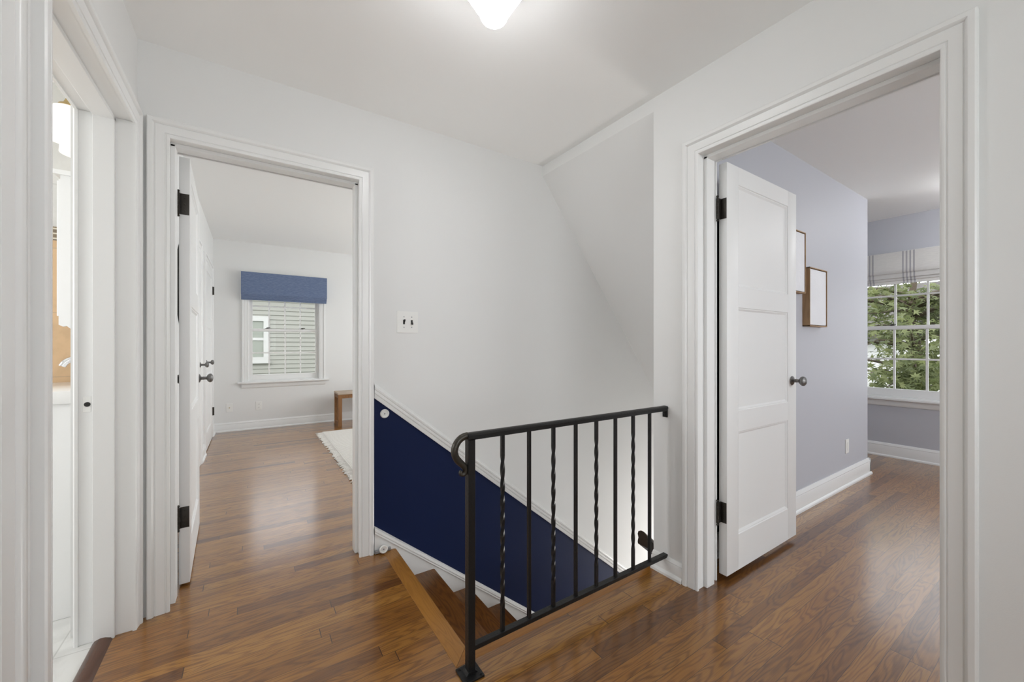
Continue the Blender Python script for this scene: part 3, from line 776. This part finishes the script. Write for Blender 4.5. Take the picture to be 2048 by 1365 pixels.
for (x, y, z), lb in (((2.4, 3.9, ZA), 'globe lamp on the bedroom ceiling out of sight'), ((4.75, .42, ZBR), 'unseen globe lamp added on the lavender room ceiling to brighten it')):  # lavender room lamp is added to brighten its window end
    c = copy_tree(lamp); c.location = (x, y, z); c['label'] = lb
    for ch in [q for q in bpy.data.objects if q.parent == c and q.name.startswith('glass_globe')]:
        ch.data = ch.data.copy(); ch.data.materials[0] = M_globe_bed if x < 3 else M_globe_fill

# ------------------------------------------------------------------ switch, outlets, gate hardware
sw = empty('light_switch', (.7565, YB, 1.286)); tag(sw, 'white double switch plate with two black toggles beside the doorway', 'light switch')
m = MB(); m.prism([(-.0625, -.0625), (.0625, -.0625), (.0625, .0625), (-.0625, .0625)], 0, -.0035, lambda u, v, d: (u, d, v))
m.prism([(-.0595, -.0595), (.0595, -.0595), (.0595, .0595), (-.0595, .0595)], -.0035, -.0065, lambda u, v, d: (u, d, v)); m.build('plate', M_plate, sw)
for i, x in enumerate((-.0225, .0235)):
    t = MB(); t.box(x - .0055, x + .0055, -.0075, -.006, -.013, .013)
    dz = .010 if i == 0 else -.010
    t.prism([(-.0065, -dz * .5), (-.0065, dz * .9), (-.020, dz * 1.5), (-.021, dz * .9)], x - .0045, x + .0045, lambda u, v, d: (d, u, v))
    o = t.build('toggle', M_black, sw); tag(o, 'black toggle lever')
    for z in (.030, -.030):
        s = MB(); s.lathe([(0, 0), (.0035, 0), (.003, .001), (0, .0012)], 12, Matrix.Translation((x, -.0065, z)) @ Matrix.Rotation(R(90), 4, 'X')); s.build('screw', M_steel, sw, smooth=40)
def outlet(label, M, kind):
    r = empty('wall_outlet', M=M); tag(r, label, 'outlet')
    m = MB(); m.box(-.035, .035, -.006, 0, -.057, .057, bev=.002); m.build('plate', M_plate, r)
    if kind == 'duplex':
        for z in (.021, -.021):
            f = MB(); f.box(-.0165, .0165, -.0085, -.0055, z - .0135, z + .0135, bev=.001); o = f.build('socket', M_plate, r)
            g = MB()
            for x in (-.006, .006): g.box(x - .0012, x + .0012, -.0088, -.0083, z - .001, z + .008)
            g.lathe([(0, 0), (.0025, 0), (0, .0004)], 10, Matrix.Translation((0, -.0085, z - .007)) @ Matrix.Rotation(R(90), 4, 'X')); g.build('slot', M_black, o)
    elif kind == 'coax':
        f = MB(); f.lathe([(0, 0), (.006, 0), (.006, .006), (.004, .006), (.004, .011), (0, .011)], 14, Matrix.Translation((0, -.006, 0)) @ Matrix.Rotation(R(90), 4, 'X'))
        f.build('jack', M_brass, r, smooth=40)
    else:
        f = MB(); f.box(-.0165, .0165, -.0085, -.0055, -.033, .033, bev=.001); f.build('rocker', M_plate, r)
outlet('white jack plate low on the bedroom wall nearer the closet', ID((-.245, 6.45, .315)), 'coax')
outlet('white duplex outlet under the window with the blue shade', ID((.085, 6.45, .315)), 'duplex')
outlet('white outlet plate low on the lavender wall', ID((4.10, 1.19, .318)), 'decora')
def cup(label, M, r=.025):
    o = empty('gate_wall_cup', M=M); tag(o, label, 'wall cup', 'safety gate wall cups')
    MB().lathe([(0, 0), (r, 0), (r, .004), (r * .86, .009), (r * .70, .009), (r * .62, .004), (0, .004)], 28).build('cup', M_plate, o, smooth=40)
    s = MB().lathe([(0, .004), (.0045, .004), (.0035, .0062), (0, .0066)], 12).build('screw', M_steel, o, smooth=40)
MY = Matrix.Rotation(R(90), 4, 'X')
cup('round white wall cup high on the navy wall', Matrix.Translation((.625, YB - .0002, .767)) @ MY)
cup('round white wall cup at floor level above the top stair', Matrix.Translation((.607, YB - .046, .029)) @ MY, .023)
g = empty('gate_bolt', (.607, YB - .02, .029)); tag(g, 'grey metal gate bolt lying along the skirt board at the top stair', 'gate hardware')
m = MB(); m.box(-.042, .045, -.012, 0, -.026, -.008, bev=.002); m.build('bar', M_steel, g)
m = MB(); m.lathe([(0, 0), (.010, 0), (.010, .024), (0, .024)], 16, Matrix.Rotation(R(90), 4, 'X') ); m.build('spindle', M_steel, g, smooth=40)

# ------------------------------------------------------------------ lavender room: canvases
def canvas(label, x0, x1, z0, z1):
    r = empty('framed_canvas', ((x0 + x1) / 2, 1.19, (z0 + z1) / 2)); tag(r, label, 'picture', 'framed canvases on the lavender wall')
    w2, h2, T = (x1 - x0) / 2, (z1 - z0) / 2, .045
    f = MB()
    for a, b, c, d in ((-w2, w2, h2 - .006, h2), (-w2, w2, -h2, -h2 + .006), (-w2, -w2 + .006, -h2, h2), (w2 - .006, w2, -h2, h2)): f.box(a, b, -T, 0, c, d)
    f.build('frame', M_frame, r)
    c = MB(); c.box(-w2 + .011, w2 - .011, -T + .004, -.004, -h2 + .011, h2 - .011, bev=.002); c.build('canvas', M_canvas, r)
    b = MB(); b.box(-w2 + .006, w2 - .006, -.012, -.002, -h2 + .006, h2 - .006); b.build('backing', M_black, r)
canvas('white canvas in a thin wood frame, upper one half hidden by the door', 2.87, 3.18, 1.507, 1.925)
canvas('white canvas in a thin wood frame, lower one nearer the room corner', 3.245, 3.552, 1.285, 1.700)

hg = empty('dark_sheet', (2.2, 1.19, 1.93)); tag(hg, 'dark grey cloth hanging behind the open lavender room door', 'sheet')  # dark sheet standing in for an unidentified dark shape behind the door
q = MB(); pts = []
for i in range(41): pts.append((-.28 + .56 * i / 40, -.030 + .010 * math.sin(i * 1.1)))
q.prism(pts + [(x, y + .004) for x, y in reversed(pts)], -1.79, 0, lambda u, v, d: (u, v, d)); q.build('fabric', mat('charcoal_sheet', (.035, .037, .042), .9), hg, smooth=60)
q = MB(); q.tube([(-.29, -.012, -.004), (.29, -.012, -.004)], .008, 12); q.build('rod', M_hinge, hg, smooth=60)

# ------------------------------------------------------------------ far bedroom: bench, rug, mirror
b = empty('bench', (1.015, 6.12, 0)); tag(b, 'low wooden bench with woven seat by the bedroom window', 'bench')
LG = .052; BW, BD, BH = 1.1, .32, .475
for x in (0, BW - LG):
    for y in (-BD / 2, BD / 2 - LG):
        q = MB(); q.box(x, x + LG, y, y + LG, 0, BH - .028, bev=.003); q.build('leg', M_bench, b)
    q = MB(); q.box(x + .004, x + LG - .004, -BD / 2 + LG, BD / 2 - LG, 0, LG, bev=.002); q.build('stretcher', M_bench, b)
    q = MB(); q.box(x + .004, x + LG - .004, -BD / 2 + LG, BD / 2 - LG, BH - .028 - LG, BH - .028, bev=.002); q.build('stretcher', M_bench, b)
for y in (-BD / 2 + .004, BD / 2 - LG + .004):
    q = MB(); q.box(LG, BW - LG, y, y + LG - .008, BH - .028 - LG, BH - .028, bev=.002); q.build('apron', M_bench, b)
q = MB(); q.box(-.004, BW + .004, -BD / 2 - .004, BD / 2 + .004, BH - .028, BH, bev=.006); q.build('seat', M_weave, b)

rg = empty('rug', (.77, 4.5, 0)); tag(rg, 'cream cotton rug with a knotted fringe on the bedroom floor', 'rug')
q = MB(); q.box(0, 1.9, -1.6, 1.17, .0005, .014, bev=.004)
for i in range(90): q.box(.012, 1.888, -1.59 + i * .0307, -1.59 + i * .0307 + .019, .013, .0165, bev=0)
q.build('pile', M_rug, rg)
q = MB()
for i in range(110):
    y = -1.59 + i * .02505; dy = random.uniform(-.014, .014); l = random.uniform(.055, .085)
    q.tube([(.006, y, .008), (-.02, y + dy * .3, .009), (-l, y + dy, .0045)], [.0055, .0042, .0065], 6)
    q.tube([(-.015, y, .0095), (-l * .8, y - dy * .8 + .006, .0045)], [.004, .005], 5)
o = q.build('fringe', M_rug, rg); o['kind'] = 'stuff'

mr = empty('wall_mirror', (-.42, 3.70, 1.58)); tag(mr, 'round black mirror on the wall behind the open bedroom door', 'mirror')
MXr = Matrix.Rotation(R(90), 4, 'Y')
MB().lathe([(.285, 0), (.31, 0), (.312, .018), (.300, .022), (.288, .020), (.285, .008)], 48, MXr).build('frame', M_black, mr, smooth=40)
MB().lathe([(0, .003), (.288, .003), (.288, .009), (0, .009)], 48, MXr).build('mirror_glass', M_mirror, mr, smooth=40)

# ------------------------------------------------------------------ bathroom
v = empty('vanity', (-.5935, 2.7, 0)); tag(v, 'white bathroom vanity with a thick white top', 'vanity')
m = MB(); m.box(-.47, -.001, -.275, .27, .0, .905, bev=.003); m.build('cabinet', M_trim, v)
m = MB(); m.box(-.485, 0, -.29, .27, .905, .962, bev=.008)
m.build('countertop', M_ceramic, v, smooth=40)
m = MB(); m.box(-.478, -.470, -.25, -.01, .12, .86, bev=.002); m.box(-.478, -.470, .01, .25, .12, .86, bev=.002); m.build('door', M_trim, v)
f = empty('faucet', (-.655, 2.74, .962)); tag(f, 'chrome faucet with curved spout on the bathroom vanity', 'faucet')
MB().lathe([(0, 0), (.030, 0), (.030, .004), (.026, .010), (.024, .085), (.022, .098), (0, .10)], 20).build('body', M_ceramic, f, smooth=40)
m = MB(); m.tube(smooth_path([(0, 0, .09), (-.015, -.005, .118), (-.045, -.012, .128), (-.075, -.02, .115), (-.09, -.024, .092)]), .014, 12); m.build('spout', M_chrome, f, smooth=60)
m = MB(); m.tube([(.004, 0, .10), (.012, .006, .135), (.030, .012, .155)], [.009, .008, .006], 10); m.build('lever', M_chrome, f, smooth=60)
k = empty('wall_cabinet', (-.593, 2.62, 1.16)); tag(k, 'white bathroom wall cabinet with scalloped side and crown', 'cabinet')
side = [(0, 0), (0, .715), (-.105, .715), (-.105, .082), (-.092, .074), (-.082, .078), (-.070, .066), (-.060, .052), (-.046, .044), (-.034, .034), (-.026, .018), (-.012, .010)]
for y in (-.11, .32):
    m = MB(); m.prism(side, y, y + .018, lambda u, v, d: (u, d, v)); m.build('side_panel', M_trim, k)
m = MB(); m.box(-.100, 0, -.11, .338, .715, .733); m.prism([(0, .733), (-.118, .733), (-.126, .742), (-.126, .752), (0, .752)], -.125, .353, lambda u, v, d: (u, d, v)); m.build('crown', M_trim, k)
m = MB(); m.box(-.112, -.104, -.105, .333, .12, .71, bev=.002); m.build('door', M_trim, k)
m = MB(); m.box(-.100, 0, -.092, .32, .10, .116); m.build('shelf', M_trim, k)
l = empty('vanity_light', (-.593, 2.76, 2.28)); tag(l, 'brass vanity light with opal glass shades above the cabinet', 'wall lamp')
m = MB(); m.box(-.022, 0, -.24, .30, -.045, .045, bev=.006); m.build('back_plate', M_brass, l)
for y in (-.06, .12):
    a = MB(); a.tube(smooth_path([(-.02, y, .0), (-.06, y, .025), (-.10, y, .04), (-.128, y, .03), (-.128, y, .012)]), .008, 10)
    a.lathe([(0, .022), (.012, .022), (.016, .010), (.030, .004), (.034, -.006), (0, -.006)], 20, Matrix.Translation((-.128, y, 0))); a.build('arm', M_brass, l, smooth=45)
    s = MB().lathe([(0, -.003), (.030, -.005), (.052, -.018), (.066, -.040), (.073, -.075), (.077, -.165), (.073, -.165), (.069, -.075), (.060, -.042), (.03, -.012), (0, -.010)], 32, Matrix.Translation((-.128, y, 0)))
    s.build('glass_shade', M_shade, l, smooth=60)

# ------------------------------------------------------------------ outdoors
m = MB(); m.box(-30, 40, -30, 45, -3.3, -3.2); struct(m.build('ground', M_ground), 'lawn far below the windows', 'ground')
def clap(mb, fn, a0, a1, z0, z1, step):
    pts = [(0.05, z0)]; z = z0
    while z < z1: pts += [(-.019, z), (-.002, z + step)]; z += step
    pts += [(.05, z)]
    mb.prism(pts, a0, a1, lambda u, v, d: fn(d, u, v))
nh = empty('neighbour_house', (0, 11.2, -3.2)); tag(nh, 'cream clapboard house outside the window with the blue shade', 'house')
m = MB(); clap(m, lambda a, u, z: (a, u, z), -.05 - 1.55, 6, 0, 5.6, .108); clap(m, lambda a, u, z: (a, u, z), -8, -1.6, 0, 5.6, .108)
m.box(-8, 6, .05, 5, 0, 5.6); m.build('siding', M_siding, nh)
wf = MB(); x0, x1, z0, z1 = -.75, .24, 4.06, 4.92
for a, c, d, e in ((x0 - .1, x0, z0 - .1, z1 + .12), (x1, x1 + .1, z0 - .1, z1 + .12), (x0, x1, z1, z1 + .12), (x0, x1, z0 - .1, z0)): wf.box(a, c, -.060, .02, d, e)
wf.box(x0, x1, -.045, .01, (z0 + z1) / 2 - .03, (z0 + z1) / 2 + .03); wf.box(x0 - .14, x1 + .14, -.07, .02, z0 - .15, z0 - .1)
wo = wf.build('window', mat('weathered_white_paint', (.52, .52, .50), .5), nh); g = MB(); g.box(x0, x1, -.030, 0, z0, z1); g.build('pane', M_ext_glass, wo)
rf = MB(); rf.prism([(-.15, 5.57), (2.5, 6.05), (5.4, 5.57), (5.4, 5.65), (2.5, 6.14), (-.15, 5.65)], -8.3, 6.3, lambda u, v, d: (d, u, v)); rf.build('roof', M_roof, nh)
n2 = empty('neighbour_house', (15, 2, -3.2)); tag(n2, 'white sided house seen behind the green tree', 'house')
m = MB(); clap(m, lambda a, u, z: (u, a, z), 1.2, 9, 0, 4.6, .13); m.box(.05, 6, 1.2, 9, 0, 4.6); m.build('siding', M_siding2, n2)
rf = MB(); rf.prism([(-.4, 4.5), (3, 6.2), (6.4, 4.5), (6.4, 4.6), (3, 6.35), (-.4, 4.65)], .9, 9.3, lambda u, v, d: (u, d, v)); rf.build('roof', M_roof, n2)

tr = empty('tree', (9.3, 1.75, -3.2)); tag(tr, 'leafy green sweetgum tree outside the window with the striped shade', 'tree')
m = MB(); m.tube(smooth_path([(0, 0, 0), (.05, .05, 1.5), (0, .1, 2.8), (.1, 0, 3.8), (.05, .1, 4.8), (.1, .05, 5.6)]), [.19 - .16 * i / 20 for i in range(21)], 12); m.build('trunk', M_bark, tr, smooth=60)
m = MB(); tips = []
for i in range(70):
    z = random.uniform(2.4, 5.2); a = random.uniform(0, 6.283); l = random.uniform(1.2, 2.7) * (1 - (z - 2.2) / 8)
    pts = [(0.03 + l * t * math.cos(a), .05 + l * t * math.sin(a), z + .35 * l * t - .35 * t * t + .05 * math.sin(5 * t + i)) for t in (0, .25, .5, .75, 1)]
    m.tube(pts, [.035, .026, .018, .011, .005], 6); tips.append(pts)
m.build('branches', M_bark, tr, smooth=60)
# star-shaped leaves on short twigs along the branches
vs, fs = [], []
star = []
for k in range(5):
    a = R(-100 + 50 * k)
    star.append((math.cos(a), math.sin(a), 1.0 if k == 2 else (.92 if k in (1, 3) else .72)))
def add_leaf(c, s):
    nrm = Vector((random.gauss(0, .45) - .25, random.gauss(0, .45), random.gauss(.75, .4))).normalized()
    t = nrm.cross(Vector((random.gauss(0, 1), random.gauss(0, 1), random.gauss(0, .3) - .4))).normalized(); b2 = nrm.cross(t)
    base = len(vs); loop = []
    for k in range(5):
        x, y, l = star[k]
        if k:
            a = R(-100 + 50 * k - 25); loop.append((math.cos(a) * .36, math.sin(a) * .36, 0))
        loop.append((x * l, y * l, -.16 * l))
    loop.append((-.15, 0, 0))
    vs.append(tuple(c))
    for x, y, z in loop: vs.append(tuple(c + (t * x + b2 * y + nrm * z) * s))
    for q in range(1, len(loop)): fs.append((base, base + q, base + q + 1))
    fs.append((base, base + len(loop), base + 1))
for pts in tips:
    for q in range(125):
        t = random.uniform(.18, 1.08); i = min(int(t * 4), 3); f = t * 4 - i
        p = Vector(pts[i]).lerp(Vector(pts[i + 1]), f) + Vector((random.gauss(0, .20), random.gauss(0, .20), random.gauss(-.03, .16)))
        wy, wz = p.y + 1.75, p.z - 3.2
        if wy > 1.95 and wz < 1.25 and random.random() < .72: continue
        add_leaf(p, random.uniform(.06, .105))
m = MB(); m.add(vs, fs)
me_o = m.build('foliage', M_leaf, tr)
